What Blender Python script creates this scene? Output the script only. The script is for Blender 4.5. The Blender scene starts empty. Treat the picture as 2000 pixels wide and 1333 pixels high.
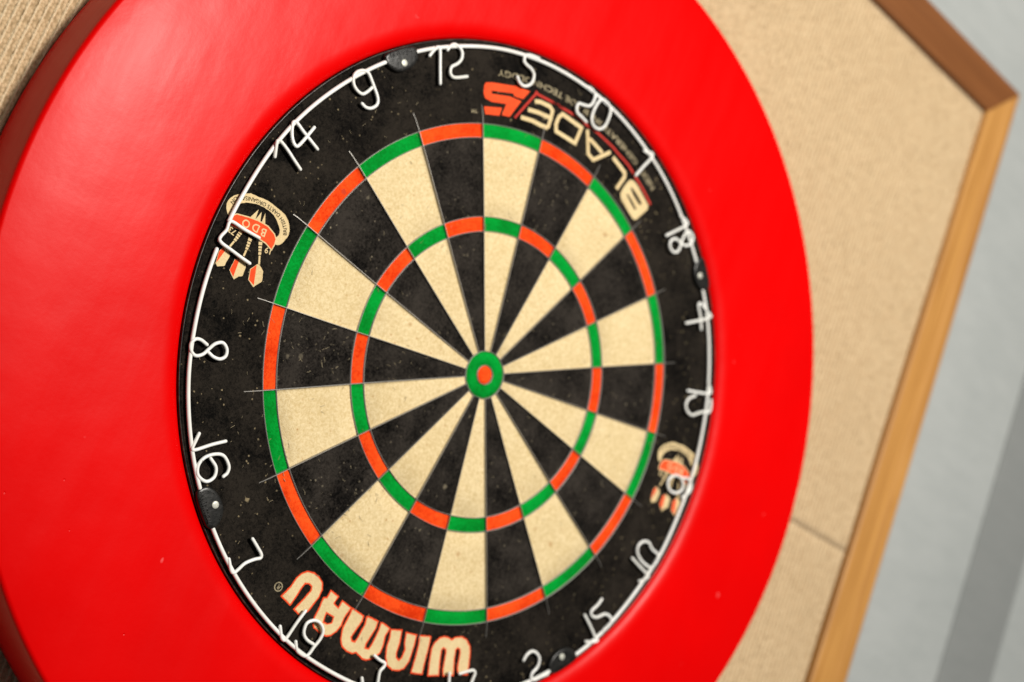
import bpy, math, random
from mathutils import Vector, Matrix, noise
from mathutils.geometry import tessellate_polygon
sc = bpy.context.scene
col = sc.collection

# ------------------------------------------------------------------ camera, world, lights, exposure
ZC = 1.73                       # height of the bull above the floor, metres
def W(x, y, h):                 # board millimetres (right, up, towards the viewer) -> world metres
    return Vector((x/1000, -h/1000, y/1000 + ZC))
R = ((0.69964093, 0.34954376, 0.62315466), (0.41825167, -0.90747461, 0.03943821), (0.57928242, 0.2330429, -0.78110364))
CAM = (-573.822, -204.735, 789.482)
def dirw(v): return Vector((v[0], -v[2], v[1]))
cx, cy, cz = dirw(R[0]), -dirw(R[1]), -dirw(R[2])
cam_d = bpy.data.cameras.new('camera'); cam = bpy.data.objects.new('camera', cam_d); col.objects.link(cam)
m = Matrix(((cx.x, cy.x, cz.x), (cx.y, cy.y, cz.y), (cx.z, cy.z, cz.z))).to_4x4()
m.translation = W(*CAM); cam.matrix_world = m
cam_d.sensor_width = 36; cam_d.lens = 2860.75/2000*36; cam_d.clip_start = .05; cam_d.clip_end = 50
cam_d.dof.use_dof = True; cam_d.dof.focus_distance = .862; cam_d.dof.aperture_fstop = 3.9; cam_d.dof.aperture_blades = 7
sc.camera = cam
wd = bpy.data.worlds.new('World'); sc.world = wd; wd.use_nodes = True
bg = wd.node_tree.nodes['Background']; bg.inputs[0].default_value = (.88, .93, 1, 1); bg.inputs[1].default_value = .055
def area(name, pos, target, size, power, colr):
    l = bpy.data.lights.new(name, 'AREA'); l.shape = 'DISK'; l.size = size; l.energy = power; l.color = colr
    o = bpy.data.objects.new(name, l); col.objects.link(o)
    o.location = W(*pos); o.rotation_euler = (W(*target)-W(*pos)).to_track_quat('-Z', 'Y').to_euler()
    return o
area('sheen_fill', (-60, 650, 1600), (0, 0, 0), .9, 10, (1, .95, .87))  # added fill without a known source, broadens the sheen on the red surround
area('room_lamp', (60, 605, 1560), (60, 0, 0), .18, 38, (1, .955, .88))
sc.view_settings.view_transform = 'Standard'; sc.view_settings.look = 'None'; sc.view_settings.exposure = 0; sc.view_settings.gamma = 1
sc.render.engine = 'CYCLES'

# ------------------------------------------------------------------ data measured on the board, millimetres
D = {
 'num': {
  '9': [[(-165.6, 126.0), (-167.2, 122.4), (-169.8, 119.0), (-173.9, 118.8), (-177.9, 120.8), (-180.2, 124.6), (-179.7, 128.7), (-176.3, 132.2),
   (-172.0, 133.0), (-167.6, 130.0), (-163.9, 127.0), (-160.2, 123.9), (-157.9, 120.8), (-157.9, 117.4), (-160.6, 114.0), (-164.2, 112.7),
   (-167.5, 113.3)]],
  '12': [[(-136.2, 167.8), (-134.9, 172.5), (-133.1, 176.2), (-130.8, 175.4), (-126.0, 165.9), (-120.9, 155.9)], [(-125.5, 178.7), (-124.8, 181.9),
   (-122.2, 185.1), (-117.5, 185.2), (-114.5, 183.2), (-113.2, 179.2), (-114.7, 174.8), (-117.8, 170.5), (-117.3, 166.9), (-114.6, 165.1),
   (-111.0, 166.4), (-104.1, 171.4)]],
  '5': [[(-67.1, 193.5), (-63.9, 191.2), (-60.2, 190.7), (-57.2, 192.3), (-54.8, 195.4), (-54.3, 199.2), (-55.5, 202.7), (-59.2, 204.7),
   (-63.6, 205.0), (-66.6, 205.8), (-66.9, 206.4), (-67.7, 209.4), (-64.6, 212.4), (-56.5, 214.6)]],
  '20': [[(-11.2, 219.3), (-7.1, 220.8), (-3.3, 220.6), (-0.3, 218.9), (0.4, 214.2), (-1.3, 209.4), (-6.6, 207.0), (-10.8, 205.7), (-11.5, 202.2),
   (-9.2, 199.2), (-4.0, 198.5), (1.0, 197.6)], [(9.0, 220.0), (14.3, 219.3), (17.6, 216.2), (18.4, 209.6), (17.4, 203.3), (13.8, 199.1),
   (8.2, 198.7), (4.4, 202.1), (3.5, 207.9), (4.3, 214.6), (6.2, 218.9), (9.0, 220.0)]],
  '1': [[(59.7, 207.3), (63.1, 207.6), (67.0, 209.5), (68.7, 206.9), (64.2, 196.7), (60.4, 187.2)]],
  '18': [[(114.7, 182.0), (119.7, 181.9), (123.5, 180.8), (122.3, 177.8), (114.1, 169.2), (107.9, 162.2)], [(124.3, 166.3), (125.3, 173.1),
   (128.1, 176.1), (133.6, 174.2), (134.0, 169.0), (129.5, 164.7), (123.6, 164.4), (117.6, 164.4), (113.5, 160.8), (114.1, 156.4), (118.5, 154.1),
   (122.9, 156.2), (124.3, 160.9), (124.3, 166.3)]],
  '4': [[(173.6, 115.6), (168.2, 124.0), (162.8, 130.0), (163.7, 132.8), (168.6, 132.0), (174.2, 130.0), (177.8, 128.5), (173.7, 124.3),
   (164.5, 118.0), (156.6, 112.7)]],
  '13': [[(200.2, 81.1), (203.6, 78.8), (204.8, 75.4), (195.3, 71.7), (181.7, 67.6)], [(190.8, 67.4), (185.4, 62.4), (184.9, 56.8), (189.0, 53.2),
   (194.8, 52.9), (199.7, 56.6), (205.7, 60.3), (210.5, 62.0), (210.3, 66.9), (208.4, 71.1)]],
  '6': [[(213.2, -7.3), (216.9, -3.6), (219.0, 2.1), (216.3, 6.4), (212.3, 7.5), (208.5, 6.4), (206.3, 5.2), (209.8, 1.6), (210.0, -3.2),
   (205.3, -6.9), (199.0, -7.5), (194.6, -4.3), (194.2, 0.8), (199.2, 5.0), (204.4, 5.6)]],
  '10': [[(185.0, -66.7), (194.5, -69.6), (203.7, -72.0), (206.7, -73.3), (203.2, -77.7), (199.6, -79.7)], [(208.5, -55.1), (200.7, -53.5),
   (196.4, -50.7), (191.3, -51.0), (187.0, -54.9), (187.4, -60.3), (193.1, -64.6), (201.0, -66.6), (206.8, -66.5), (209.2, -62.1), (210.3, -58.5)]],
  '15': [[(159.2, -119.5), (167.9, -125.0), (176.2, -130.7), (179.2, -132.4), (174.1, -135.2), (168.8, -136.4)], [(169.7, -103.8), (167.5, -109.1),
   (163.9, -114.9), (166.4, -117.8), (171.4, -117.0), (177.1, -112.8), (182.5, -112.6), (186.0, -115.3), (184.2, -120.5), (181.4, -123.7)]],
  '2': [[(118.7, -165.8), (119.7, -161.6), (122.7, -158.1), (127.1, -157.6), (131.3, -159.7), (133.0, -163.1), (132.7, -167.2), (130.3, -171.8),
   (131.3, -175.5), (134.4, -175.4), (138.4, -172.3), (144.3, -168.2)]],
  '17': [[(60.4, -192.5), (64.4, -202.3)], [(68.8, -190.5), (73.5, -187.7), (78.8, -185.1), (81.3, -186.5), (81.3, -190.3), (81.3, -194.6),
   (82.7, -199.7)]],
  '3': [[(-2.9, -199.7), (2.4, -201.2), (7.0, -201.8), (7.3, -204.2), (5.7, -207.8), (6.9, -213.3), (8.1, -217.4), (6.2, -220.6), (2.5, -222.2),
   (-2.3, -220.4), (-5.8, -215.7)]],
  '19': [[(-64.9, -189.7), (-67.8, -198.9), (-70.3, -208.8), (-71.4, -210.8), (-74.1, -209.5), (-77.9, -203.9)], [(-50.2, -206.8), (-55.5, -205.8),
   (-59.2, -203.5), (-60.7, -200.1), (-60.3, -196.0), (-56.4, -193.1), (-52.1, -193.0), (-48.3, -195.3), (-46.6, -198.7), (-47.1, -203.2),
   (-49.0, -208.2), (-50.4, -212.9), (-52.4, -215.3), (-56.8, -214.9), (-60.2, -213.4), (-63.1, -209.1)]],
  '7': [[(-119.6, -161.7), (-114.5, -164.9), (-109.9, -168.1), (-109.5, -170.4), (-112.3, -172.1), (-115.5, -174.5), (-118.4, -177.4),
   (-120.9, -182.1), (-122.7, -184.6), (-125.2, -183.4), (-129.3, -178.1)]],
  '16': [[(-180.3, -117.6), (-180.5, -122.4), (-180.5, -127.1), (-178.2, -127.1), (-170.0, -120.5), (-162.3, -115.1)], [(-166.9, -128.1),
   (-161.4, -131.6), (-160.0, -137.2), (-163.7, -141.5), (-170.1, -140.1), (-172.6, -134.9), (-170.9, -129.2), (-165.4, -124.7), (-159.6, -123.5),
   (-154.0, -127.5), (-153.0, -131.7), (-154.5, -134.7)]],
  '8': [[(-198.6, -68.3), (-203.4, -67.4), (-206.7, -68.5), (-208.1, -72.1), (-206.2, -75.8), (-202.4, -77.2), (-198.6, -74.6), (-196.4, -70.2),
   (-194.1, -65.7), (-190.1, -63.2), (-186.2, -65.5), (-185.1, -69.6), (-187.5, -72.6), (-191.7, -73.2), (-195.6, -72.1)]],
  '11': [[(-195.4, 4.0), (-206.3, 4.0), (-215.3, 4.5), (-217.1, 2.8), (-216.7, -1.7), (-218.3, -6.5), (-218.2, -9.1), (-215.4, -10.3),
   (-210.0, -10.9), (-202.2, -11.9), (-194.4, -12.7)]],
  '14': [[(-188.5, 54.7), (-194.9, 57.7), (-201.4, 60.9), (-207.9, 63.3), (-210.1, 62.4), (-210.2, 60.4), (-207.4, 52.9)], [(-183.4, 71.7),
   (-189.2, 73.8), (-196.3, 76.3), (-203.1, 79.0), (-205.3, 78.1), (-204.9, 75.4), (-202.3, 69.6), (-199.6, 66.3), (-197.1, 65.8), (-195.3, 69.6),
   (-193.5, 75.1), (-191.2, 82.5)]]},
 'ring': [(-176.2, 220.8), (-171.6, 220.8), (-164.5, 221.7), (-156.4, 221.4), (-149.7, 221.3), (-144.5, 221.3), (-138.9, 221.0), (-131.3, 220.7),
   (-128.1, 221.1), (-121.3, 220.4), (-115.9, 220.2), (-111.8, 219.9), (-105.5, 219.0), (-103.6, 218.4), (-98.2, 218.1), (-93.1, 217.3),
   (-88.6, 217.6), (-84.6, 216.7), (-81.4, 216.9), (-75.8, 218.4), (-68.2, 218.7), (-59.9, 218.7), (-56.4, 218.6), (-54.9, 218.9), (-50.7, 219.0),
   (-48.4, 219.6), (-40.7, 220.4), (-29.8, 220.4), (-21.9, 221.7), (-18.4, 220.6), (-12.3, 221.2), (-8.5, 220.6), (-4.5, 220.1), (6.8, 220.1),
   (11.0, 218.7), (16.0, 218.0), (21.9, 217.9), (26.8, 217.6), (31.2, 215.9), (40.8, 216.0), (49.7, 216.4), (57.1, 217.1), (61.9, 216.7),
   (64.0, 216.2), (71.4, 217.0), (78.1, 216.0), (85.7, 217.0), (93.0, 216.4), (95.3, 217.3), (104.2, 218.8), (111.9, 218.2), (119.9, 219.6),
   (128.4, 221.5), (131.8, 220.6), (140.0, 220.7)],
 'logo': {
  'five': [[(-87.2, 175.1), (-86.7, 177.7), (-82.1, 180.4), (-63.4, 188.7), (-51.1, 191.9), (-54.1, 184.0), (-61.5, 181.8), (-63.2, 183.1),
   (-80.3, 175.2), (-79.3, 173.3), (-65.1, 179.6), (-54.7, 182.0), (-58.9, 167.2), (-65.3, 164.9), (-65.3, 173.6), (-76.7, 168.5), (-82.5, 167.8),
   (-85.2, 170.0)], [(-81.1, 162.4), (-67.3, 169.4), (-67.0, 163.5), (-77.8, 158.3)]],
  'stripe': [(-54.7, 168.8), (-46.1, 192.2), (-43.9, 193.7), (-19.9, 197.1), (-30.3, 195.6), (-8.5, 197.9), (4.9, 197.5), (15.7, 197.6),
   (27.2, 196.6), (34.8, 195.6), (40.9, 194.1), (53.0, 191.7), (63.6, 187.2), (74.2, 182.7), (85.8, 176.6)],
  'E': [[(-44.3, 188.1), (-39.5, 190.3), (-31.0, 191.8), (-27.5, 190.4), (-26.5, 185.0), (-26.0, 177.5)], [(-47.0, 179.9), (-38.4, 182.7),
   (-27.5, 184.8)], [(-50.2, 172.0), (-40.0, 175.0), (-32.3, 176.0), (-26.0, 177.5)]],
  'D': [[(-18.5, 192.9), (1.2, 193.2), (0.8, 180.5), (-18.3, 179.3), (-20.6, 183.5), (-20.6, 189.1), (-18.5, 192.9)]],
  'Aa': [[(6.8, 194.8), (15.0, 179.9), (21.2, 178.4), (33.3, 191.5)], [(11.1, 190.1), (16.9, 189.2), (26.5, 187.1)]],
  'L': [[(37.1, 189.4), (52.2, 185.1), (53.6, 182.3), (50.4, 170.6)]],
  'Bb': [[(57.6, 179.9), (59.4, 183.1), (62.4, 184.0), (67.1, 183.0), (83.8, 175.0), (84.7, 171.9), (77.6, 159.5), (75.2, 158.7), (68.4, 161.2),
   (57.5, 166.6), (55.3, 169.5), (55.9, 173.8)], [(62.0, 177.9), (63.7, 178.8), (69.4, 177.1), (77.2, 173.3), (77.2, 171.3), (74.8, 171.3),
   (67.3, 174.4)], [(60.8, 171.6), (62.0, 172.6), (66.1, 171.2), (74.5, 167.0), (73.7, 165.3), (68.7, 167.5)]],
  'W': [[(46.1, -199.9), (42.9, -190.4), (40.7, -182.1), (41.1, -177.8), (44.2, -173.1), (47.2, -171.2), (50.9, -170.6), (54.6, -171.1),
   (56.5, -168.8), (62.0, -166.7), (67.0, -167.4), (71.6, -170.6), (74.0, -174.8), (76.8, -183.2), (78.5, -189.5), (69.9, -191.7), (67.3, -187.5),
   (64.9, -177.6), (63.7, -175.7), (62.1, -175.5), (61.3, -176.9), (63.1, -183.1), (67.2, -193.3), (58.2, -196.3), (55.9, -191.7), (53.4, -181.2),
   (52.2, -179.3), (50.6, -179.0), (49.8, -180.4), (51.6, -186.6), (55.4, -196.8)]],
  'I': [[(27.1, -176.8), (37.3, -174.2), (39.0, -182.6), (40.2, -192.0), (41.9, -200.2), (31.7, -202.0), (30.6, -191.2), (29.3, -182.6)]],
  'Nn': [[(3.5, -180.1), (12.9, -177.6), (15.0, -185.6), (15.5, -192.9), (16.7, -195.4), (18.8, -196.3), (20.0, -194.4), (20.3, -189.2),
   (18.0, -185.4), (16.0, -178.1), (25.8, -177.0), (27.0, -184.8), (27.7, -195.0), (25.8, -200.8), (22.3, -203.3), (16.8, -204.6), (11.3, -203.0),
   (7.8, -198.2), (5.4, -191.6), (5.1, -185.8)]],
  'M': [[(-31.0, -176.7), (-19.6, -178.6), (-19.4, -182.6), (-22.8, -193.9), (-21.6, -195.8), (-19.6, -195.8), (-18.6, -192.2), (-17.3, -183.3),
   (-18.1, -178.3), (-16.1, -177.7), (-7.5, -178.3), (-7.2, -183.2), (-9.9, -194.8), (-9.5, -196.9), (-7.3, -196.7), (-6.4, -192.8), (-5.3, -183.5),
   (-5.9, -178.7), (-3.9, -178.0), (3.5, -179.7), (2.1, -185.6), (3.3, -191.6), (3.1, -197.1), (-0.8, -201.9), (-5.7, -204.7), (-9.0, -204.8),
   (-15.2, -202.5), (-17.8, -204.0), (-22.9, -203.8), (-27.8, -201.8), (-30.6, -197.8), (-32.4, -191.2), (-31.2, -182.4)]],
  'Ax': [[(-51.3, -171.5), (-43.2, -173.4), (-44.6, -178.5), (-41.1, -179.7), (-40.2, -174.7), (-31.1, -176.8), (-31.7, -179.3), (-33.3, -184.8),
   (-33.3, -189.8), (-35.2, -194.7), (-38.2, -198.3), (-41.7, -199.8), (-47.1, -199.2), (-52.6, -197.6), (-54.7, -195.2), (-55.4, -190.9),
   (-54.7, -185.7), (-54.6, -181.1), (-54.5, -177.6), (-52.0, -176.8)], [(-47.4, -186.3), (-41.9, -186.9), (-41.6, -190.2), (-44.2, -191.8),
   (-47.1, -191.6), (-47.4, -189.0)]],
  'U': [[(-84.1, -186.9), (-80.1, -179.0), (-78.6, -172.8), (-76.3, -169.0), (-72.6, -166.2), (-67.3, -165.7), (-62.5, -166.9), (-58.7, -169.4),
   (-56.8, -173.4), (-56.9, -178.4), (-59.0, -184.4), (-60.5, -189.1), (-65.5, -193.9), (-71.9, -191.5), (-68.0, -183.2), (-65.2, -176.6),
   (-65.8, -174.5), (-68.0, -173.7), (-70.4, -174.5), (-71.4, -177.2), (-72.8, -183.7), (-74.7, -190.4)]]},
 'em': {
  'crescent': [(-218.6, 7.7), (-221.4, 11.3), (-222.1, 15.0), (-219.9, 19.8), (-214.9, 23.6), (-210.5, 26.2), (-205.0, 26.8), (-198.5, 27.7),
   (-191.0, 26.9), (-183.8, 25.5), (-178.7, 21.2), (-176.5, 15.5), (-177.4, 12.4), (-178.6, 8.7), (-181.0, 6.4), (-183.5, 6.7), (-184.0, 9.5),
   (-182.7, 12.3), (-183.4, 15.6), (-186.5, 18.8), (-190.9, 21.7), (-196.0, 22.7), (-201.9, 22.7), (-208.0, 21.1), (-213.4, 18.1), (-216.5, 13.9),
   (-217.1, 10.5), (-217.0, 8.0)],
  'crmid': [(-219.2, 14.8), (-218.1, 18.3), (-213.7, 21.1), (-209.0, 23.1), (-203.7, 24.1), (-196.9, 24.6), (-190.7, 23.9), (-184.9, 21.7),
   (-181.0, 18.5), (-178.9, 14.3)],
  'banner': [(-214.9, 8.8), (-213.2, 10.5), (-205.5, 12.4), (-198.5, 13.5), (-191.5, 13.5), (-185.7, 11.3), (-183.6, 9.2), (-183.1, 5.8),
   (-183.5, 2.5), (-188.2, 4.2), (-191.8, 4.5), (-198.8, 4.5), (-207.1, 3.9), (-215.5, 2.6), (-215.8, 5.5)],
  'tips': [[(-201.7, 20.0), (-201.0, 13.8), (-205.0, 12.5)], [(-199.2, 19.7), (-197.5, 13.8), (-201.0, 13.3)], [(-196.7, 20.2), (-193.6, 13.5),
   (-196.5, 13.5)]],
  'barrels': [[(-206.3, 3.0), (-207.5, -3.4), (-209.1, -8.8)], [(-199.1, 2.3), (-198.4, -4.6), (-198.4, -9.8)], [(-192.1, 3.3), (-189.5, -3.2),
   (-186.9, -9.7)]],
  'fl': [[(-214.4, -14.8), (-212.9, -11.0), (-208.5, -11.3), (-206.6, -13.9), (-207.4, -21.0), (-211.4, -23.2), (-213.2, -21.8)], [(-202.9, -14.1),
   (-199.8, -12.3), (-195.4, -12.9), (-194.2, -14.9), (-193.9, -20.9), (-196.1, -22.3), (-198.2, -25.4), (-203.3, -21.5)], [(-188.2, -10.1),
   (-186.3, -9.9), (-182.5, -12.2), (-180.6, -18.0), (-184.4, -23.7), (-189.4, -21.3), (-191.1, -14.9)]],
  'flr': [[(-214.4, -14.8), (-212.9, -11.0), (-210.5, -12.3), (-212.7, -21.6), (-213.2, -21.8)], [(-202.9, -14.1), (-199.8, -12.3), (-199.0, -24.5),
   (-203.3, -21.5)], [(-188.2, -10.3), (-184.3, -22.9), (-189.2, -21.2), (-191.0, -14.8)]],
  'letters': [(-205.5, 8.3), (-198.7, 9.1), (-192.8, 9.0)],
  'yr': [(-211.8, 0.1), (-185.2, 0.5)]}}
random.seed(7)

# ------------------------------------------------------------------ materials
def mat(name, base, rough=.6, spec=.5, metal=0.0):
    mt = bpy.data.materials.new(name); mt.use_nodes = True
    b = mt.node_tree.nodes['Principled BSDF']
    b.inputs['Base Color'].default_value = (*base, 1); b.inputs['Roughness'].default_value = rough
    b.inputs['Specular IOR Level'].default_value = spec; b.inputs['Metallic'].default_value = metal
    return mt, mt.node_tree, b
def nd(nt, t, **kw):
    n = nt.nodes.new(t)
    for k, v in kw.items():
        if k in n.inputs: n.inputs[k].default_value = v
        else: setattr(n, k, v)
    return n
def coords(nt, scale=(1, 1, 1), rot=(0, 0, 0)):
    t = nd(nt, 'ShaderNodeTexCoord'); mp = nd(nt, 'ShaderNodeMapping')
    mp.inputs['Scale'].default_value = scale; mp.inputs['Rotation'].default_value = rot
    nt.links.new(t.outputs['Object'], mp.inputs['Vector']); return mp.outputs[0]
def noise_t(nt, vec, scale, detail=3, rough=.55, dist=0):
    n = nd(nt, 'ShaderNodeTexNoise', Scale=scale, Detail=detail, Roughness=rough, Distortion=dist)
    nt.links.new(vec, n.inputs['Vector']); return n.outputs['Fac']
def ramp(nt, fac, stops):
    r = nd(nt, 'ShaderNodeValToRGB'); e = r.color_ramp.elements
    while len(e) < len(stops): e.new(.5)
    for i, (p, c) in enumerate(stops):
        e[i].position = p; e[i].color = (*c, 1) if len(c) == 3 else c
    nt.links.new(fac, r.inputs[0]); return r.outputs[0]
def mathn(nt, op, a, b=None, clamp=False):
    n = nd(nt, 'ShaderNodeMath'); n.operation = op; n.use_clamp = clamp
    for i, v in enumerate((a, b)):
        if v is None: continue
        if isinstance(v, (int, float)): n.inputs[i].default_value = v
        else: nt.links.new(v, n.inputs[i])
    return n.outputs[0]
def mix(nt, fac, a, b, mode='MIX'):
    n = nd(nt, 'ShaderNodeMix'); n.data_type = 'RGBA'; n.blend_type = mode
    for i, v in ((0, fac), (6, a), (7, b)):
        if isinstance(v, (int, float)): n.inputs[i].default_value = v
        elif isinstance(v, tuple): n.inputs[i].default_value = (*v, 1)
        else: nt.links.new(v, n.inputs[i])
    return n.outputs[2]
def bump(nt, b, hgt, strength, dist):
    n = nd(nt, 'ShaderNodeBump', Strength=strength, Distance=dist)
    nt.links.new(hgt, n.inputs['Height']); nt.links.new(n.outputs[0], b.inputs['Normal']); return n

def cell_specks(nt, vec, scale, keep, rad, warp=.0, soft=.35):
    """a mask of small irregular specks: a random share of voronoi cells, only their middles"""
    v = nd(nt, 'ShaderNodeTexVoronoi', Scale=scale); v.feature = 'F1'
    if warp:
        n = nd(nt, 'ShaderNodeTexNoise', Scale=scale*1.7, Detail=2)
        nt.links.new(vec, n.inputs['Vector'])
        ad = nd(nt, 'ShaderNodeVectorMath'); ad.operation = 'MULTIPLY_ADD'
        nt.links.new(n.outputs['Color'], ad.inputs[0]); ad.inputs[1].default_value = (warp,)*3; nt.links.new(vec, ad.inputs[2])
        vec = ad.outputs[0]
    nt.links.new(vec, v.inputs['Vector'])
    sep = nd(nt, 'ShaderNodeSeparateColor'); nt.links.new(v.outputs['Color'], sep.inputs[0])
    pick = mathn(nt, 'GREATER_THAN', sep.outputs[0], 1-keep)
    rr = mathn(nt, 'MULTIPLY', sep.outputs[1], rad)
    near = mathn(nt, 'DIVIDE', mathn(nt, 'SUBTRACT', rr, v.outputs['Distance']), rad*soft, True)
    return mathn(nt, 'MULTIPLY', pick, near, True)

def sisal(name, c_lo, c_hi, spot, keep, spec=.25, amp=1.0, fleck=.8, seed=0.0, bw=.36):
    mt, nt, b = mat(name, c_hi, .85, spec)
    v = coords(nt)
    off = nd(nt, 'ShaderNodeVectorMath'); off.operation = 'ADD'; off.inputs[1].default_value = (seed, seed*.3, -seed)
    nt.links.new(v, off.inputs[0]); v = off.outputs[0]
    broad = noise_t(nt, v, 38, 4, .6)
    fine = noise_t(nt, v, 520, 5, .72, .8)
    fib = noise_t(nt, v, 1300, 3, .7)
    grain = mathn(nt, 'ADD', mathn(nt, 'MULTIPLY', broad, bw), mathn(nt, 'ADD', mathn(nt, 'MULTIPLY', fine, .80-bw), mathn(nt, 'MULTIPLY', fib, .20)))
    c = ramp(nt, grain, [(.42, c_lo), (.57, c_hi)])
    big = cell_specks(nt, v, 230, keep*.35, .55, .0022)
    sm = cell_specks(nt, v, 620, keep, .5, .0009)
    patch = ramp(nt, noise_t(nt, v, 17, 2), [(.38, (0, 0, 0)), (.66, (1, 1, 1))])
    sp = mathn(nt, 'MULTIPLY', mathn(nt, 'MAXIMUM', big, sm), mathn(nt, 'ADD', mathn(nt, 'MULTIPLY', patch, fleck), .12), True)
    c = mix(nt, sp, c, spot)
    nt.links.new(c, b.inputs['Base Color'])
    hgt = mathn(nt, 'ADD', mathn(nt, 'MULTIPLY', fine, .6), mathn(nt, 'MULTIPLY', broad, 1.2))
    bump(nt, b, mathn(nt, 'ADD', hgt, mathn(nt, 'MULTIPLY', fib, .35)), .75*amp, .0007)
    return mt

M = {}
M['black'] = sisal('black_sisal', (.0012, .001, .0008), (.031, .026, .0215), (.26, .22, .15), .09, .07, 1.5, .7)
M['outer_black'] = sisal('black_sisal_number_band', (.001, .0008, .0006), (.0185, .0148, .0112), (.24, .19, .11), .055, .07, 1.1, .7, 3.1)
M['cream'] = sisal('cream_sisal', (.53, .40, .20), (.68, .55, .325), (.36, .17, .05), .05, .06, 1.2, .9, 5.3, .12)
M['red'] = sisal('red_sisal', (.54, .026, .002), (.80, .076, .010), (.40, .04, .02), .04, .05, .9, .7, 8.1)
M['green'] = sisal('green_sisal', (.0, .150, .012), (.0, .275, .030), (.01, .07, .02), .04, .05, .9, .6, 11.7)
M['print_cream'] = sisal('cream_print', (.56, .42, .22), (.66, .52, .29), (.25, .17, .09), .06, .05, 1.2, .9, 2.2)
M['print_red'] = sisal('red_print', (.66, .060, .018), (.76, .085, .024), (.25, .03, .02), .05, .05, 1, .8, 4.4)
M['print_dark_red'] = sisal('dark_red_print', (.36, .022, .016), (.46, .035, .024), (.2, .02, .02), .03, .2, .9, .6, 6.4)
M['print_grey'] = sisal('faded_cream_print', (.20, .165, .10), (.36, .30, .19), (.03, .03, .02), .16, .2, 1.0, 1.0, 9.4)

mt, nt, b = mat('grey_steel', (.30, .285, .26), .48, .45, .6); M['steel'] = mt
mt, nt, b = mat('galvanised_rivet', (.50, .50, .44), .5, .5, .35); M['rivet'] = mt
v = coords(nt); nt.links.new(ramp(nt, noise_t(nt, v, 900, 2), [(.35, (.40, .40, .36)), (.7, (.62, .62, .52))]), b.inputs['Base Color'])

mt, nt, b = mat('white_coated_wire', (.80, .80, .775), .34, .5); M['white'] = mt
v = coords(nt)
chip = cell_specks(nt, v, 240, .13, .22, .001)
grime = ramp(nt, noise_t(nt, v, 60, 4), [(.35, (.76, .76, .735)), (.75, (.66, .65, .60))])
nt.links.new(mix(nt, chip, grime, (.16, .14, .12)), b.inputs['Base Color'])

mt, nt, b = mat('black_plastic', (.012, .012, .011), .34, .35); M['plastic'] = mt
v = coords(nt)
nt.links.new(ramp(nt, noise_t(nt, v, 350, 3), [(.4, (.007, .007, .0065)), (.75, (.024, .023, .021))]), b.inputs['Base Color'])
bump(nt, b, noise_t(nt, v, 420, 3), .25, .0006)

mt, nt, b = mat('steel_rim_band', (.028, .026, .024), .35, .5); M['rim'] = mt
v = coords(nt, (1, 1, 1))
nt.links.new(ramp(nt, noise_t(nt, v, 190, 4, .7), [(.45, (.006, .005, .005)), (.74, (.06, .05, .035))]), b.inputs['Base Color'])

# red polyurethane surround: saturated red, satin, with dents and pale scuffs
mt, nt, b = mat('red_polyurethane', (.7, .0006, .0008), .36, .11); M['foam'] = mt
v = coords(nt)
dent = cell_specks(nt, v, 70, .13, .07, .002, 1.0)
scuff = cell_specks(nt, v, 80, .20, .13, .009, .8)
broad = noise_t(nt, v, 9, 3)
fine = noise_t(nt, v, 240, 3)
c = ramp(nt, broad, [(.3, (.575, .0001, .0002)), (.7, (.635, .0002, .0003))])
mask = ramp(nt, noise_t(nt, v, 5, 2), [(.42, (0, 0, 0)), (.62, (1, 1, 1))])
c = mix(nt, mathn(nt, 'MULTIPLY', mathn(nt, 'MULTIPLY', scuff, .5), mask), c, (.85, .22, .22))
nt.links.new(c, b.inputs['Base Color'])
vs = coords(nt, (1, 1, .16), (0, math.radians(6), 0))
rr = mathn(nt, 'ADD', mathn(nt, 'MULTIPLY', noise_t(nt, vs, 30, 4, .6), .20), .255)
nt.links.new(rr, b.inputs['Roughness'])
strk = noise_t(nt, vs, 34, 3, .6)
hh = mathn(nt, 'ADD', mathn(nt, 'MULTIPLY', strk, .55), mathn(nt, 'MULTIPLY', broad, 3.2))
hh = mathn(nt, 'ADD', hh, mathn(nt, 'ADD', mathn(nt, 'MULTIPLY', fine, .10), mathn(nt, 'MULTIPLY', dent, -1.0)))
bump(nt, b, hh, .32, .0016)

# carpet: pale raised ribs between tan rows of loops, 5 mm apart
mt, nt, b = mat('ribbed_carpet', (.5, .38, .2), .95, .1); M['carpet'] = mt
v = coords(nt)
n1 = noise_t(nt, v, 12, 3); n2 = noise_t(nt, v, 560, 3, .7)
warp = noise_t(nt, v, 300, 2)
sx = nd(nt, 'ShaderNodeSeparateXYZ'); nt.links.new(v, sx.inputs[0])
px = mathn(nt, 'ADD', sx.outputs[0], mathn(nt, 'MULTIPLY', mathn(nt, 'SUBTRACT', warp, .5), .0028))
fr = mathn(nt, 'FRACT', mathn(nt, 'MULTIPLY', mathn(nt, 'ADD', px, 1.0), 200.0))
rib = ramp(nt, fr, [(.0, (0, 0, 0)), (.09, (1, 1, 1)), (.36, (1, 1, 1)), (.46, (0, 0, 0))])
loops = nd(nt, 'ShaderNodeTexVoronoi', Scale=560); nt.links.new(coords(nt, (.8, 1, .8)), loops.inputs['Vector'])
ld = loops.outputs['Distance']
tan = ramp(nt, ld, [(.0, (.54, .395, .24)), (.4, (.475, .34, .198)), (.8, (.33, .23, .125))])
pale = ramp(nt, n2, [(.3, (.505, .385, .235)), (.6, (.61, .48, .31))])
c = mix(nt, rib, tan, pale)
c = mix(nt, ramp(nt, n1, [(.35, (0, 0, 0)), (.7, (.18, .18, .18))]), c, (.38, .265, .15))
st = cell_specks(nt, v, 26, .16, .22, .008)
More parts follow.
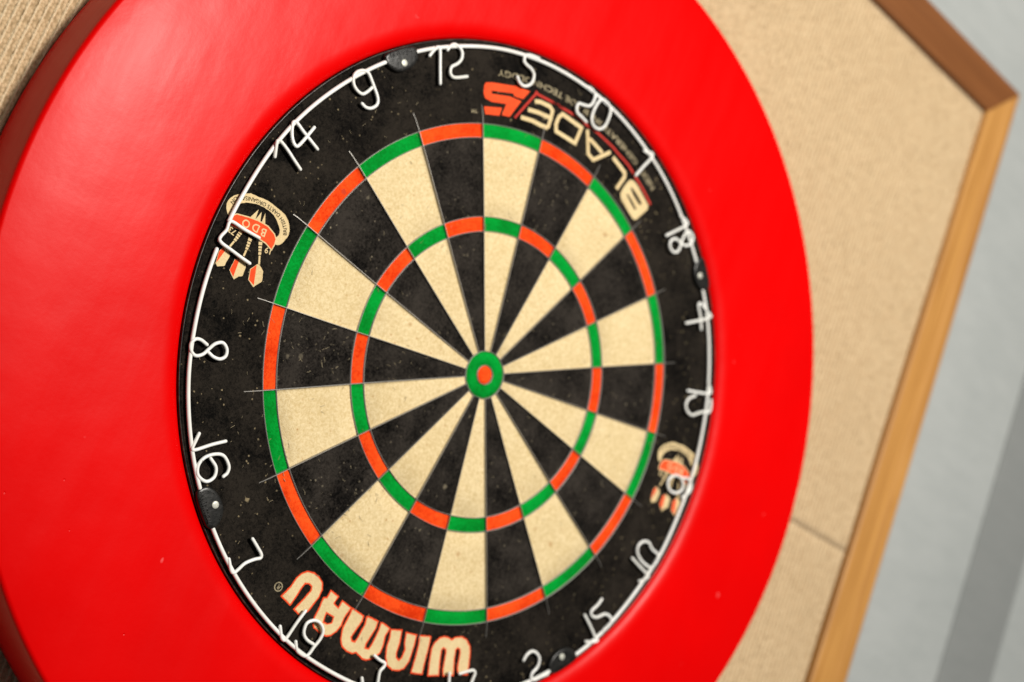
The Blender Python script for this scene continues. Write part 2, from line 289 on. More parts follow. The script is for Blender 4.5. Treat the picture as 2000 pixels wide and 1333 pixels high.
c = mix(nt, mathn(nt, 'MULTIPLY', st, .15), c, (.22, .15, .07))
nt.links.new(c, b.inputs['Base Color'])
bump(nt, b, mathn(nt, 'ADD', mathn(nt, 'MULTIPLY', ld, -.9), mathn(nt, 'MULTIPLY', n2, .5)), .5, .0011)
b.inputs['Sheen Weight'].default_value = .1

def wood(name, c1, c2, axis, rough):
    mt, nt, b = mat(name, c1, rough, .5)
    v = coords(nt, (1, 1, .045) if axis == 'z' else (.045, 1, 1))
    g = noise_t(nt, v, 150, 5, .6, .8); g2 = noise_t(nt, v, 28, 3)
    c = ramp(nt, mathn(nt, 'ADD', mathn(nt, 'MULTIPLY', g, .6), mathn(nt, 'MULTIPLY', g2, .4)), [(.36, c1), (.64, c2)])
    nt.links.new(c, b.inputs['Base Color']); bump(nt, b, g, .12, .0006)
    return mt
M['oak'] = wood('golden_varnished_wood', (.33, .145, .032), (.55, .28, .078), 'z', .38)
M['shaded_oak'] = wood('shaded_varnished_wood', (.14, .047, .012), (.20, .072, .020), 'x', .42)  # top rail: its dimmer look in this light is put into the wood colour
M['ply'] = wood('plywood', (.30, .19, .10), (.40, .27, .15), 'x', .7)

def plaster(name, c1, c2):
    mt, nt, b = mat(name, c1, .8, .3); v = coords(nt)
    nt.links.new(ramp(nt, mathn(nt, 'ADD', mathn(nt, 'MULTIPLY', noise_t(nt, v, 6, 4), .6), mathn(nt, 'MULTIPLY', noise_t(nt, coords(nt, (1, 1, 3.5)), 22, 3), .4)), [(.36, c1), (.64, c2)]), b.inputs['Base Color'])
    bump(nt, b, noise_t(nt, v, 130, 4), .35, .002); return mt
M['wall'] = plaster('pale_grey_paint', (.31, .33, .325), (.355, .373, .367))
M['strip'] = plaster('mid_grey_paint', (.20, .212, .208), (.22, .23, .226))

# ------------------------------------------------------------------ mesh helpers (board mm in, object metres out)
def L(x, y, h): return (x/1000, -h/1000, y/1000)
def mesh_obj(name, verts, faces, material, parent=None, smooth=False, loc=None):
    me = bpy.data.meshes.new(name); me.from_pydata([L(*v) for v in verts], [], faces)
    me.materials.append(material)
    if smooth:
        for p in me.polygons: p.use_smooth = True
    me.validate(); me.update()
    o = bpy.data.objects.new(name, me); col.objects.link(o)
    if parent is not None: o.parent = parent
    else: o.location = (0, 0, ZC)
    return o
def flip_to_front(verts, faces):   # make flat faces look towards +h
    out = []
    for f in faces:
        a, b_, c = (verts[i] for i in f[:3])
        s = (b_[0]-a[0])*(c[1]-a[1])-(b_[1]-a[1])*(c[0]-a[0])
        out.append(tuple(f) if s > 0 else tuple(reversed(f)))
    return out
def pol(r, a): return r*math.sin(math.radians(a)), r*math.cos(math.radians(a))
def tag(o, label, cat, group=None, kind=None):
    if label: o['label'] = label
    if cat: o['category'] = cat
    if group: o['group'] = group
    if kind: o['kind'] = kind
def empty(name, h=0):
    o = bpy.data.objects.new(name, None); col.objects.link(o); o.location = (0, 0, ZC); o.empty_display_size = .05; return o

def loft_rings(prof, n=360, a0=0, a1=360, closed_prof=False, rfun=None):
    """prof = [(r, h)] swept round the centre"""
    full = abs(a1-a0-360) < 1e-6; k = n if full else n+1
    verts = []; faces = []; m_ = len(prof)
    for i in range(k):
        a = a0+(a1-a0)*i/n
        for r, h in prof:
            x, y = pol(r+(rfun(a, r) if rfun else 0), a); verts.append((x, y, h))
    for i in range(n):
        j = (i+1) % k
        for q in range(m_ if closed_prof else m_-1):
            q2 = (q+1) % m_
            faces.append((i*m_+q, j*m_+q, j*m_+q2, i*m_+q2))
    return verts, faces

def catmull(pts, sub=5, closed=False):
    P_ = [Vector(p) for p in pts]; out = []; n = len(P_)
    rng = n if closed else n-1
    for i in range(rng):
        p0 = P_[(i-1) % n] if (closed or i > 0) else P_[0]*2-P_[1]
        p1 = P_[i]; p2 = P_[(i+1) % n]
        p3 = P_[(i+2) % n] if (closed or i+2 < n) else P_[-1]*2-P_[-2]
        for s in range(sub):
            t = s/sub
            out.append(.5*((2*p1)+(p2-p0)*t+(2*p0-5*p1+4*p2-p3)*t*t+(3*p1-p0-3*p2+p3)*t**3))
    if not closed: out.append(P_[-1])
    return out
def tube(path, rad, seg=12, verts=None, faces=None):
    verts = [] if verts is None else verts; faces = [] if faces is None else faces
    pts = [p for i, p in enumerate(path) if i == 0 or (p-path[i-1]).length > 1e-4]
    n = len(pts); up = Vector((0, 0, 1)); base = len(verts)
    rings = []
    for i, p in enumerate(pts):
        t = (pts[min(i+1, n-1)]-pts[max(i-1, 0)]).normalized(); rings.append((p, t, rad))
    p, t, _ = rings[0]; q, u, _ = rings[-1]
    caps0 = [(p-t*rad*s, t, rad*math.sqrt(max(0, 1-s*s))) for s in (.97, .8, .45)]
    caps1 = [(q+u*rad*s, u, rad*math.sqrt(max(0, 1-s*s))) for s in (.45, .8, .97)]
    rings = caps0+rings+caps1
    for p, t, r in rings:
        s = up.cross(t)
        s = s.normalized() if s.length > 1e-5 else Vector((1, 0, 0)); w = t.cross(s).normalized()
        for k in range(seg):
            a = 2*math.pi*k/seg; verts.append(tuple(p+s*math.cos(a)*r+w*math.sin(a)*r))
    for i in range(len(rings)-1):
        for k in range(seg):
            k2 = (k+1) % seg
            faces.append((base+i*seg+k, base+i*seg+k2, base+(i+1)*seg+k2, base+(i+1)*seg+k))
    faces.append(tuple(base+k for k in reversed(range(seg)))); e = base+(len(rings)-1)*seg
    faces.append(tuple(e+k for k in range(seg)))
    return verts, faces

# ------------------------------------------------------------------ the wall behind everything
def slab(name, x0, x1, y0, y1, h0, h1, material, parent=None, bev=0):
    v = [(x, y, h) for h in (h0, h1) for (x, y) in ((x0, y0), (x1, y0), (x1, y1), (x0, y1))]
    f = [(3, 2, 1, 0), (4, 5, 6, 7), (0, 1, 5, 4), (1, 2, 6, 5), (2, 3, 7, 6), (3, 0, 4, 7)]
    o = mesh_obj(name, v, f, material, parent)
    if bev:
        md = o.modifiers.new('bevel', 'BEVEL'); md.width = bev/1000; md.segments = 3
    return o
wall = slab('wall', -2200, 2600, -1730, 1200, -160, -60, M['wall']); tag(wall, None, None, kind='structure')
strip = slab('cover_strip', 687, 778, -1730, 1200, -59.9, -58.6, M['strip'], bev=.6)
tag(strip, 'flat mid grey vertical strip on the pale wall, right of the wooden frame', 'wall strip')

# ------------------------------------------------------------------ carpeted backboard with its wooden frame
bb = empty('backboard'); tag(bb, 'beige ribbed carpet backboard in a mitred wooden frame, hung behind the dartboard', 'backboard')
slab('backing_panel', -520, 505, -520, 505, -59.6, -42.5, M['ply'], bb)
PITCH = 5.0
def carpet(name, x0, x1, y0, y1, lab=None, lift=0):
    prof = []; x = x0; K = 12
    nr = int(round((x1-x0)/PITCH))
    for i in range(nr*K+1):
        x = x0+i*PITCH/K; ph = (i % K)/K
        prof.append((x, -39.6+lift+(1.3*math.sin(math.pi*ph/.42)**.7 if 0 < ph < .42 else .55*abs(math.sin(math.pi*(ph-.42)/.58))**.7)))
    ny = 60; verts = []; faces = []
    for j in range(ny+1):
        y = y0+(y1-y0)*j/ny
        for i, (x, h) in enumerate(prof):
            wob = 0
            verts.append((x+wob, y, h+noise.noise(Vector((x*.012, y*.012, 0)))*.5))
    w_ = len(prof)
    for j in range(ny):
        for i in range(w_-1):
            faces.append((j*w_+i, j*w_+i+1, (j+1)*w_+i+1, (j+1)*w_+i))
    b0 = len(verts)       # turned-down edge at top and bottom of the piece
    for j, s in ((0, -1), (ny, 1)):
        st_ = len(verts)
        for i, (x, h) in enumerate(prof): verts.append((verts[j*w_+i][0], verts[j*w_+i][1], -42.4))
        for i in range(w_-1):
            f = (j*w_+i, j*w_+i+1, st_+i+1, st_+i); faces.append(f if s > 0 else tuple(reversed(f)))
    o = mesh_obj(name, verts, faces, M['carpet'], bb, True)
    if lab: o['label'] = lab
    return o
carpet('carpet_piece', -480, -100, -480, 483)
carpet('carpet_piece', -100, 470, 32.8, 483)
carpet('carpet_piece', -100, 470.0, -480, 32.5, lift=-.2)
# frame rails: cross section from inner edge (s = 0) to outer edge (s = 1)
SEC = [(0, -42), (0, -34.4), (.03, -33.2), (.10, -32.7), (.60, -32.3), (.74, -31.0), (.92, -30.2), (.98, -31.0), (1, -33), (1, -59.5)]
def rail(inner0, inner1, outer0, outer1, material):
    verts = []; faces = []; n = 24
    for i in range(n+1):
        t = i/n
        a = Vector(inner0).lerp(Vector(inner1), t); c = Vector(outer0).lerp(Vector(outer1), t)
        for s, h in SEC:
            p = a.lerp(c, s); verts.append((p.x, p.y, h))
    k = len(SEC)
    for i in range(n):
        for q in range(k-1): faces.append((i*k+q, (i+1)*k+q, (i+1)*k+q+1, i*k+q+1))
    faces.append(tuple(range(k))); faces.append(tuple(reversed(range(n*k, n*k+k))))
    o = mesh_obj('frame_rail', verts, faces, material, bb); return o
G = .15
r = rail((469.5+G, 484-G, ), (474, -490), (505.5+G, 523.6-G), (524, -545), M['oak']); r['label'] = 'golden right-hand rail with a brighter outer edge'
r = rail((-490, 484), (469.5-G, 484+G), (-535, 523.6), (505.5-G, 523.6+G), M['shaded_oak']); r['label'] = 'top rail, its shading put into a darker brown wood colour'
rail((-490, -490), (-490, 484-.5), (-535, -545), (-535, 523.6-.5), M['oak'])
rail((474-.5, -490), (-490+.5, -490), (524-.5, -545), (-535+.5, -545), M['oak'])

# ------------------------------------------------------------------ red surround
sur_prof = []
def arc(cr, ch, r, t0, t1, n): return [(cr+r*math.cos(math.radians(t0+(t1-t0)*i/n)), ch+r*math.sin(math.radians(t0+(t1-t0)*i/n))) for i in range(n+1)]
sur_prof += [(226.6, -38), (226.3, -20), (225.9, -7)]
sur_prof += [(238.5+12.7*math.cos(math.radians(t)), -2.4+6.4*math.sin(math.radians(t))) for t in range(180, 88, -9)]
sur_prof += [(248, 4.15), (262, 4.2), (285, 4.0), (305, 3.7), (322, 3.1), (333, 2.4)]
sur_prof += arc(339.3, -1.6, 3.4, 86, 8, 8)
sur_prof += [(343.2, -5), (344.6, -18), (346.0, -30), (346.4, -36.0), (344, -37.4), (340, -38.2), (232, -38.4)]
def sur_wob(a, r):
    ar = math.radians(a)
    w_ = noise.noise(Vector((math.cos(ar)*1.4, math.sin(ar)*1.4, r*.01)))*.8
    outer = max(0, min(1, (r-240)/100))
    left = math.exp(-(((a-216+180) % 360-180)/38)**2)*3.6
    return w_*(.15+outer*.9)+outer*left
v, f = loft_rings(sur_prof, 480, closed_prof=True, rfun=sur_wob)
f = [tuple(reversed(q)) for q in f]
sur = mesh_obj('dartboard_surround', v, f, M['foam'], None, True)
tag(sur, 'thick glossy red foam ring fitted round the dartboard, scuffed and dented', 'dartboard surround')

# ------------------------------------------------------------------ the dartboard
db = empty('dartboard')
tag(db, 'black and cream bristle dartboard with red and green rings and a white wire number ring', 'dartboard')
# core: the number band face plus the sides and the back
core = [(170.0, -3), (170.0, 0), (200, 0.0), (223.6, 0), (224.3, -.5), (224.3, -37), (60, -37), (60, -3)]
v, f = loft_rings(core, 360, closed_prof=True); f = [tuple(reversed(q)) for q in f]
o = mesh_obj('board_core', v, f, M['outer_black'], db); o['label'] = 'black sisal number band'
rim = [(224.4, -36), (224.4, .1), (224.7, .55), (225.2, .55), (225.4, .1), (225.4, -36)]
v, f = loft_rings(rim, 360, closed_prof=True); f = [tuple(reversed(q)) for q in f]
mesh_obj('rim_band', v, f, M['rim'], db, True)

SEQ = [20, 1, 18, 4, 13, 6, 10, 15, 2, 17, 3, 19, 7, 16, 8, 11, 14, 9, 12, 5]
R_DO, R_DI, R_TO, R_TI, R_OB, R_IB = 170.0, 160.5, 107.3, 97.5, 16.2, 6.6
def bed(name, r0, r1, a0, a1, material, label=None):
    gap = .12; dz = random.uniform(-.18, .14)
    rs = [r0+gap+(r1-r0-2*gap)*t for t in ((0, .006, .25, .5, .75, .994, 1) if r1-r0 > 20 else (0, .06, .5, .94, 1))]
    n = max(3, int(math.radians(a1-a0)*r1/3)); verts = []; faces = []
    kr = len(rs)
    for i in range(n+1):
        t = i/n; a = a0+(a1-a0)*t
        for q, r in enumerate(rs):
            edge = min(q, kr-1-q, i, n-i)
            ra = r; da = 0
            if i == 0: da = math.degrees(gap/r)
            if i == n: da = -math.degrees(gap/r)
            x, y = pol(ra, a+da); bulge = .35*math.sin(math.pi*t)
            verts.append((x, y, dz+(-.30 if edge == 0 else bulge*.6+noise.noise(Vector((x*.05, y*.05, 1)))*.18)))
    for i in range(n):
        for q in range(kr-1): faces.append((i*kr+q, (i+1)*kr+q, (i+1)*kr+q+1, i*kr+q+1))
    # sides going down
    loop = [i*kr for i in range(n+1)]+[n*kr+q for q in range(1, kr)]+[i*kr+kr-1 for i in range(n-1, -1, -1)]+[q for q in range(kr-2, 0, -1)]
    b0 = len(verts)
    for idx in loop: x, y, h = verts[idx]; verts.append((x, y, -3.2))
    m_ = len(loop)
    for i in range(m_): faces.append((loop[i], loop[(i+1) % m_], b0+(i+1) % m_, b0+i))
    faces = [tuple(reversed(q)) for q in faces]
    o = mesh_obj(name, verts, faces, material, db, True)
    if label: o['label'] = label
    return o
for k, s in enumerate(SEQ):
    a0, a1 = -9+18*k, 9+18*k; even = k % 2 == 0
    single = M['black'] if even else M['cream']; ringm = M['red'] if even else M['green']
    sn = 'black' if even else 'cream'; rn = 'red' if even else 'green'
    bed('single_bed', R_OB, R_TI, a0, a1, single, 'inner %s single bed of the %d' % (sn, s))
    bed('treble_bed', R_TI, R_TO, a0, a1, ringm, '%s treble bed of the %d' % (rn, s))
    bed('single_bed', R_TO, R_DI, a0, a1, single, 'outer %s single bed of the %d' % (sn, s))
    bed('double_bed', R_DI, R_DO, a0, a1, ringm, '%s double bed of the %d' % (rn, s))
v, f = loft_rings([(R_IB+.2, -3), (R_IB+.3, .25), (11, .5), (R_OB-.5, .2), (R_OB-.2, -3)], 96)
o = mesh_obj('outer_bull', v, [tuple(reversed(q)) for q in f], M['green'], db, True); o['label'] = 'green outer bull ring'
v, f = loft_rings([(.02, .5), (3, .55), (R_IB-.5, .2), (R_IB-.2, -3)], 64)
o = mesh_obj('bullseye', v, [tuple(reversed(q)) for q in f], M['red'], db, True); o['label'] = 'red bullseye'

# spider: thin steel blades standing just proud of the sisal
def blade_profile(r, w_, top): return [(r-w_/2, -1.2), (r-.12, top), (r+.12, top), (r+w_/2, -1.2)]
for rr_, w_, top in ((R_DO, .85, 1.05), (R_DI, .85, 1.15), (R_TO, .85, 1.15), (R_TI, .85, 1.15), (R_OB, .9, 1.2), (R_IB, .8, 1.2)):
    v, f = loft_rings(blade_profile(rr_, w_, top), 300, rfun=lambda a, r: noise.noise(Vector((math.cos(math.radians(a))*3, math.sin(math.radians(a))*3, rr_)))*.35)
    mesh_obj('ring_wire', v, [tuple(reversed(q)) for q in f], M['steel'], db, True)
WOB = {9: .35, 351: -.5, 297: .3, 207: .15}
for k in range(20):
    a = 9+18*k+WOB.get(9+18*k, 0)*.5; n = 24
    t = Vector((math.sin(math.radians(a)), math.cos(math.radians(a)))); s = Vector((t.y, -t.x))
    verts = []; faces = []
    rend = 185+random.uniform(-1, 1.4)
    for i in range(n+1):
        u = i/n; r = R_OB+(rend-R_OB)*u
        off = .35*math.sin(u*5+k)*u
        hh_ = 1.25 if u < .93 else 1.25-2.0*((u-.93)/.07)**1.5
        for w_, h in ((-.46, -1.2), (-.14, hh_), (.14, hh_), (.46, -1.2)):
            p = t*r+s*(w_+off); verts.append((p.x, p.y, h))
    for i in range(n):
        for q in range(3): faces.append((i*4+q, i*4+q+1, (i+1)*4+q+1, (i+1)*4+q))
    faces.append((0, 3, 2, 1)) ; faces.append((n*4, n*4+1, n*4+2, n*4+3))
    mesh_obj('radial_wire', verts, faces, M['steel'], db)

# ------------------------------------------------------------------ white wire number ring
tab = D['ring']
def ring_r(a):
    a = (a+180) % 360-180
    ws = rs = 0
    for ta, tr in tab:
        d_ = abs((ta-a+180) % 360-180); w_ = math.exp(-(d_/6.5)**2)+1e-9/(1+d_); ws += w_; rs += w_*tr
    return rs/ws
path = []
a = -88.9
while a < -88.9+360-4.2:
    x, y = pol(ring_r(a), a); path.append(Vector((x, y, 2.2))); a += 1.0
v, f = tube(path, 1.32, 14)
nr = mesh_obj('number_ring', v, f, M['white'], db, True); nr['label'] = 'white coated wire hoop carrying the bent wire numbers'
for key, strokes in D['num'].items():
    v, f = [], []
    for st_ in strokes:
        closed = (Vector(st_[0])-Vector(st_[-1])).length < .8
        pts = [(x, y, 3.0) for x, y in st_]
        if closed: pts = pts[:-1]
        pth = catmull(pts, 6, closed)
        # crossing strokes ride over each other
        n = len(pth)
        for i, p in enumerate(pth):
            p.z = 3.0+(1.1 if key in ('8', '18', '4', '14') and i > n*.5 else 0)*math.sin(math.pi*min(1, max(0, (i/n-.5)*2)))
        if closed: pth.append(pth[0].copy())
        tube(pth, 1.1, 12, v, f)
    o = mesh_obj('number', v, f, M['white'], nr, True); o['label'] = 'bent white wire number %s' % key

# ------------------------------------------------------------------ text and prints
def text_mesh(s, size, extr=0):
    cu = bpy.data.curves.new('t', 'FONT'); cu.body = s; cu.size = size; cu.extrude = extr; cu.resolution_u = 3; cu.offset = size*.012
    o = bpy.data.objects.new('t', cu); col.objects.link(o)
    dg = bpy.context.evaluated_depsgraph_get(); me = bpy.data.meshes.new_from_object(o.evaluated_get(dg))
    vs = [tuple(v.co) for v in me.vertices]; fs = [tuple(p.vertices) for p in me.polygons]
    bpy.data.objects.remove(o); bpy.data.curves.remove(cu); bpy.data.meshes.remove(me)
    return vs, fs
def poly(loops, h):
    """flat polygon with holes"""
    ls = [[Vector((x, y, 0)) for x, y in lp] for lp in loops]
    tris = tessellate_polygon(ls); vs = [(p.x, p.y, h) for lp in ls for p in lp]
    return vs, flip_to_front(vs, [t for t in tris if len(set(t)) == 3])
def add(vf, more):
    b0 = len(vf[0]); vf[0].extend(more[0]); vf[1].extend(tuple(i+b0 for i in f) for f in more[1])
def smooth_loop(lp, sub=3):
    out = catmull([(x, y, 0) for x, y in lp], sub, True)
    # chaikin-like blend keeps corners tighter than the plain spline
    return [(p.x, p.y) for p in out]
def area2(lp): return sum(lp[i][0]*lp[(i+1) % len(lp)][1]-lp[(i+1) % len(lp)][0]*lp[i][1] for i in range(len(lp)))
def inset(lp, d_):
    n = len(lp); s = 1 if area2(lp) > 0 else -1; out = []
    for i in range(n):
        p0, p1, p2 = Vector(lp[i-1]), Vector(lp[i]), Vector(lp[(i+1) % n])
        e1 = (p1-p0).normalized(); e2 = (p2-p1).normalized()
        n1 = Vector((-e1.y, e1.x))*s; n2 = Vector((-e2.y, e2.x))*s
        bsum = n1+n2
        if bsum.length < 1e-4: bsum = n1
        bsum = bsum.normalized(); c_ = max(.55, bsum.dot(n1))
        q = p1+bsum*(d_/c_); out.append((q.x, q.y))
    return out
def ragged(lp, amp=.22, seed=0, step=1.1):
    """worn, stencilled edge: extra points pushed in and out a little"""
    out = []; n = len(lp)
    for i in range(n):
        a = Vector(lp[i]); c_ = Vector(lp[(i+1) % n]); k = max(1, int((c_-a).length/step))
        for j in range(k):
            p = a.lerp(c_, j/k); d_ = noise.noise(Vector((p.x*1.3, p.y*1.3, seed)))*amp; e = noise.noise(Vector((p.x*1.3, p.y*1.3, seed+9)))*amp
            out.append((p.x+d_, p.y+e))
    return out
def stroke(pts, w_, h, closed=False):
    P_ = [Vector(p) for p in pts]
    if closed: P_ = P_[:-1]
    n = len(P_); Ls, Rs = [], []
    for i in range(n):
        a = P_[i-1] if (closed or i > 0) else None; c_ = P_[(i+1) % n] if (closed or i < n-1) else None
        e1 = (P_[i]-a).normalized() if a is not None else (c_-P_[i]).normalized()
        e2 = (c_-P_[i]).normalized() if c_ is not None else e1
        n1 = Vector((-e1.y, e1.x)); n2 = Vector((-e2.y, e2.x)); bs = (n1+n2).normalized(); k = max(.5, bs.dot(n1))
        Ls.append(P_[i]+bs*(w_/2/k)); Rs.append(P_[i]-bs*(w_/2/k))
    vs = [(p.x, p.y, h) for p in Ls+Rs]; fs = []
    for i in range(n if closed else n-1):
        j = (i+1) % n; fs.append((i, j, n+j, n+i))
    return vs, flip_to_front(vs, fs)

LG = D['logo']
# big outlined wordmark at the foot of the board
lw, lf = [], []; lw2 = ([], [])
outl = ([], []); fill = ([], [])
for i, k in enumerate(('W', 'I', 'Nn', 'M', 'Ax', 'U')):
    loops = [ragged(lp, .30, i) for lp in LG[k]]
    add(outl, poly(loops, .10))
    ins = [ragged(inset(LG[k][0], 1.0), .25, i+20)]+[ragged(inset(lp, -.9), .2, i+30) for lp in LG[k][1:]]
    add(fill, poly(ins, .17))
o1 = mesh_obj('lettering', *outl, M['print_red'], db); o1['label'] = 'large cream letters WINMAU edged in orange, printed upside down at the foot'
mesh_obj('letter_fill', *fill, M['print_cream'], o1)
# 'BLADE 5' with its stripe
bl = ([], [])
for i, s_ in enumerate(LG['E']): add(bl, stroke([(p[0], p[1]) for p in s_], 2.9, .10+.03*i))
add(bl, stroke(LG['D'][0], 2.9, .10, True))
for i, s_ in enumerate(LG['Aa']): add(bl, stroke(s_, 2.75, .10+.03*i))
for s_ in LG['L']: add(bl, stroke(s_, 3.0, .10))
add(bl, poly([LG['Bb'][0], LG['Bb'][1], LG['Bb'][2]], .10))
o2 = mesh_obj('lettering', *bl, M['print_cream'], db); o2['label'] = 'cream word BLADE printed upside down under the 20 and 1'
fv = ([], [])
for lp in LG['five']: add(fv, poly([lp], .10))
o3 = mesh_obj('lettering', *fv, M['print_red'], db); o3['label'] = 'orange red numeral 5 after the cream word'
mesh_obj('print_stripe', *stroke([(p.x, p.y) for p in catmull([(x, y, 0) for x, y in LG['stripe']], 2)][:], 1.7, .13), M['print_dark_red'], o3)
def arc_text(s, size, r0, a0, a1, h, upsign=-1):
    vs, fs = text_mesh(s, size)
    x0 = min(v_[0] for v_ in vs); x1 = max(v_[0] for v_ in vs); out = []
    for x, y, z in vs:
        a = a0+(a1-a0)*(x-x0)/(x1-x0); px, py = pol(r0+upsign*y, a); out.append((px, py, h))
    return out, flip_to_front(out, fs)
tv = arc_text('NEXT GENERATION BLADE TECHNOLOGY', 6.0, 207.6, 23.8, -23.2, .10)
o4 = mesh_obj('lettering', *tv, M['print_grey'], db); o4['label'] = 'small faded line of capitals curving under the wire 5, 20 and 1'
def flat_text(s, size, x, y, h, rot=180):
    vs, fs = text_mesh(s, size); c_, s_ = math.cos(math.radians(rot)), math.sin(math.radians(rot)); out = []
    mx = (min(v_[0] for v_ in vs)+max(v_[0] for v_ in vs))/2; my = (min(v_[1] for v_ in vs)+max(v_[1] for v_ in vs))/2
    for a_, b_, z in vs: a_ -= mx; b_ -= my; out.append((x+a_*c_-b_*s_, y+a_*s_+b_*c_, h))
    return out, flip_to_front(out, fs)
tmv = flat_text('TM', 3.6, -86.7, 155.6, .10, 208)
o5 = mesh_obj('lettering', *tmv, M['print_grey'], db); o5['label'] = 'tiny cream TM mark'
rg = ([], [])
circ = [(-87.9+2.7*math.cos(t*math.pi/12), -182.1+2.7*math.sin(t*math.pi/12)) for t in range(25)]
add(rg, stroke(circ, .7, .10, True)); add(rg, flat_text('R', 4.0, -87.9, -182.1, .13, 155))
o6 = mesh_obj('lettering', *rg, M['print_grey'], db); o6['label'] = 'tiny cream registered mark in a circle'

# the two darts emblems
EM = D['em']
def emblem(dx, dy, lab):
    S = lambda pts: [(x+dx, y+dy) for x, y in pts]
    cr = ([], [])
    add(cr, poly([ragged([(p.x, p.y) for p in catmull([(x, y, 0) for x, y in S(EM['crescent'])], 2, True)], .25, 3)], .09))
    bn = S(EM['banner']); bs = [(p.x, p.y) for p in catmull([(x, y, 0) for x, y in bn], 2, True)]
    add(cr, poly([inset(bn, -.75)], .12))
    for tp in EM['tips']: add(cr, poly([S(tp)], .105))
    for i, fl in enumerate(EM['fl']): add(cr, poly([ragged(S(fl), .25, i)], .10))
    for bp in EM['barrels']:
        q = S(bp); a_, b_, c_ = (Vector(p) for p in q); t_ = (b_-a_)
        def seg(u0, u1, w_):
            def at(u): return a_.lerp(b_, u*2) if u < .5 else b_.lerp(c_, u*2-1)
            p, r = at(u0), at(u1); add(cr, stroke([(p.x, p.y), (r.x, r.y)], w_, .115))
        seg(.02, .16, 2.5); seg(.20, .30, 2.3); seg(.33, .43, 2.1); seg(.46, .58, 1.9); seg(.62, 1.0, 1.25)
    o = mesh_obj('emblem', *cr, M['print_cream'], db); o['label'] = lab
    rd = ([], [])
    add(rd, poly([ragged(bn, .15, 5)], .16))
    for fl in EM['flr']: add(rd, poly([inset(S(fl), .25)], .15))
    mesh_obj('emblem_banner', *rd, M['print_red'], o)
    bd = ([], [])
    (ox, oy), (mx, my), (bx, by) = S(EM['letters'])
    add(bd, flat_text('O', 7.0, ox, oy, .20, 176)); add(bd, flat_text('D', 7.0, mx, my, .20, 180)); add(bd, flat_text('B', 7.0, bx, by, .20, 184))
    (x1_, y1_), (x2_, y2_) = S(EM['yr'])
    add(bd, flat_text('73', 5.2, x1_, y1_, .10, 172)); add(bd, flat_text('19', 5.2, x2_, y2_, .10, 188))
    mesh_obj('emblem_letters', *bd, M['print_cream'], o)
    # words bent along the crescent, reading from its right end
    pth = catmull([(x, y, 0) for x, y in reversed(S(EM['crmid']))], 8)
    cum = [0]
    for i in range(1, len(pth)): cum.append(cum[-1]+(pth[i]-pth[i-1]).length)
    vs, fs = text_mesh('BRITISH DARTS ORGANISATION', 3.6)
    x0 = min(v_[0] for v_ in vs); x1 = max(v_[0] for v_ in vs); out = []
    for x, y, z in vs:
        s_ = (x-x0)/(x1-x0)*cum[-1]; i = 1
        while i < len(cum)-1 and cum[i] < s_: i += 1
        u = (s_-cum[i-1])/(cum[i]-cum[i-1]); p = pth[i-1].lerp(pth[i], u); t_ = (pth[i]-pth[i-1]).normalized()
        q = p+Vector((-t_.y, t_.x, 0))*(y-1.3); out.append((q.x, q.y, .15))
    mesh_obj('emblem_words', out, flip_to_front(out, fs), M['outer_black'], o)
emblem(0, 0, 'orange banner and three darts emblem beside the wire 11')
emblem(399.1, 1.5, 'orange banner and three darts emblem beside the wire 6')

# ------------------------------------------------------------------ black plastic clips that hold the number ring
CL = [(-13.2, 221.6), (-11.5, 223.6), (-8, 224.5), (4, 224.8), (11, 223.6), (12.9, 221), (12.3, 216), (8.4, 212.3), (2, 210.2), (-4, 210.3), (-8.4, 212.4), (-12.6, 217.0)]
CL = [(x, y-217.5) for x, y in CL]
lp = smooth_loop(CL, 3)
vs = []; fs = []; n = len(lp)
layers = [(0, .02), (0, 2.6), (.35, 3.4), (1.1, 3.75), (2.6, 3.85)]
for d_, h in layers:
    for p in inset(lp, d_): vs.append((p[0], p[1], h))
for q in range(len(layers)-1):
    for i in range(n):
        j = (i+1) % n; fs.append((q*n+i, q*n+j, (q+1)*n+j, (q+1)*n+i))
fs.append(tuple((len(layers)-1)*n+i for i in range(n)))
if area2(lp) < 0: fs = [tuple(reversed(q)) for q in fs]
clip_v, clip_f = list(vs), list(fs)
riv_v, riv_f = [], []
for r, h in ((2.35, 3.6), (2.35, 4.15), (2.0, 4.4), (1.0, 4.5), (.02, 4.52)):
    for i in range(28): riv_v.append((r*math.cos(i*math.pi/14), -2.3+r*math.sin(i*math.pi/14), h))
for q in range(4):
    for i in range(28):
        j = (i+1) % 28; riv_f.append((q*28+i, q*28+j, (q+1)*28+j, (q+1)*28+i))
tv_, tf_ = text_mesh('winmau', 5.6, .5)
mx = (min(v_[0] for v_ in tv_)+max(v_[0] for v_ in tv_))/2
letters_v = [(-(x-mx), 5.6-y, 3.95+z) for x, y, z in tv_]      # reads the same way up as the prints
pips = ([], [])
for (px, py) in ((-9.5, -2.2), (9.6, -.6), (-7.4, -3.6), (7.0, -3.4), (-11, 3.4), (10.8, 4.0)):
    b0 = len(pips[0])
    for r, h in ((.42, 3.3), (.36, 4.0), (.01, 4.15)):
        for i in range(8): pips[0].append((px+r*math.cos(i*math.pi/4), py+r*math.sin(i*math.pi/4), h))
    for q in range(2):
        for i in range(8):
            j = (i+1) % 8; pips[1].append((b0+q*8+i, b0+q*8+j, b0+(q+1)*8+j, b0+(q+1)*8+i))
clip0 = mesh_obj('number_clip', clip_v, clip_f, M['plastic'], db, True)
rivet0 = mesh_obj('rivet', riv_v, riv_f, M['rivet'], clip0, True)
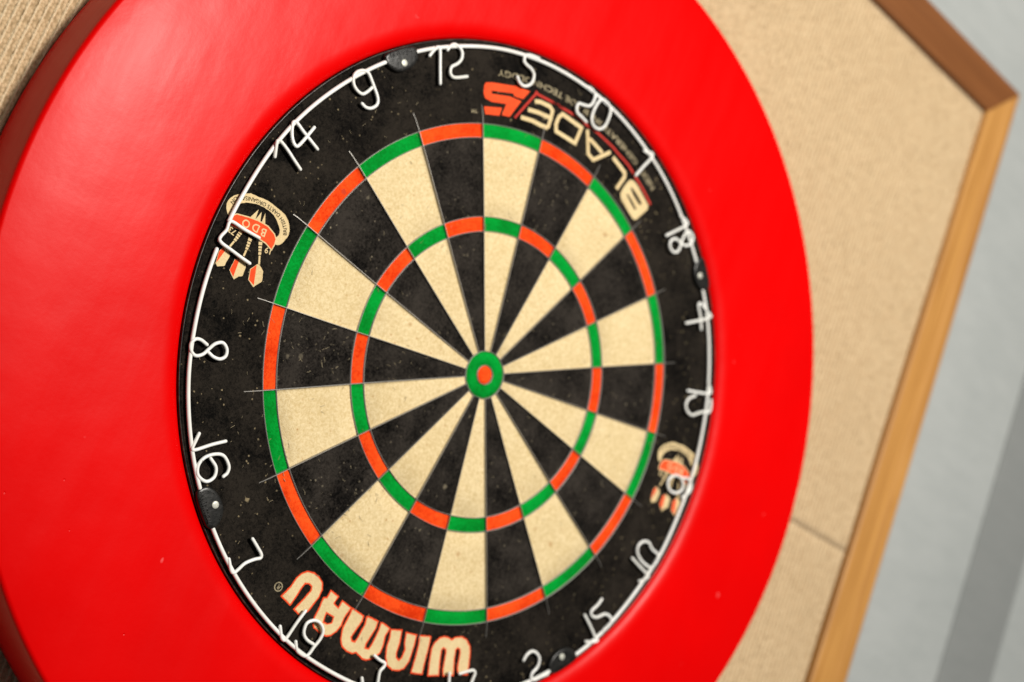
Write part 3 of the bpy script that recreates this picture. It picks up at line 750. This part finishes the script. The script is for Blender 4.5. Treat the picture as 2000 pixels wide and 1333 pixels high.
words0 = mesh_obj('raised_lettering', letters_v, tf_, M['plastic'], clip0)
pip0 = mesh_obj('moulded_pips', *pips, M['plastic'], clip0, True)
for i, (a, lab) in enumerate(((-44.8, 'black clip between the wire 9 and 12'), (45.4, 'black clip between the wire 18 and 4'), (135.4, 'black clip between the wire 15 and 2'), (-134.9, 'black clip between the wire 16 and 7'))):
    if i == 0: c_, kids = clip0, []
    else:
        c_ = clip0.copy(); col.objects.link(c_); c_.parent = db
        for ch in (rivet0, words0, pip0):
            k = ch.copy(); col.objects.link(k); k.parent = c_
    x, y = pol(217.5, a); c_.location = Vector(L(x, y, 0)); c_.rotation_euler = (0, math.radians(a), 0)
    c_['label'] = lab; c_['group'] = 'clips holding the number ring'

# ------------------------------------------------------------------ loose sisal fibres raised by dart points
fv, ff = [], []
def fibre(x, y, ln, rad, h0=.25):
    a = random.uniform(0, 2*math.pi); cur = random.uniform(-.9, .9); p = Vector((x, y, h0)); pts = [p.copy()]
    for i in range(5):
        a += cur/5; p = p+Vector((math.cos(a)*ln/5, math.sin(a)*ln/5, random.uniform(-.1, .14))); p.z = max(.1, p.z); pts.append(p.copy())
    tube(pts, rad, 5, fv, ff)
hot = [(-122, -40, 22, 34), (-110, -30, 14, 12), (-60, -125, 16, 16), (-45, -105, 8, 8), (-118, -122, 20, 18), (5, 118, 14, 12), (60, 128, 14, 9), (-70, -20, 14, 10), (-176, -48, 12, 8), (-30, 135, 18, 8), (120, 30, 18, 6)]
for x, y, s_, n_ in hot:
    for i in range(int(n_*.75)):
        fibre(random.gauss(x, s_*.6), random.gauss(y, s_*.6), random.uniform(.9, 3.6), random.uniform(.07, .18))
for i in range(230):
    a = random.uniform(0, 360); r = math.sqrt(random.uniform(20**2, 214**2))
    fibre(*pol(r, a), random.uniform(.8, 3.2), random.uniform(.07, .15))
o = mesh_obj('loose_fibres', fv, ff, M['print_grey'], db, True); o['kind'] = 'stuff'; o['label'] = 'short pale sisal fibres sticking out of the black beds'
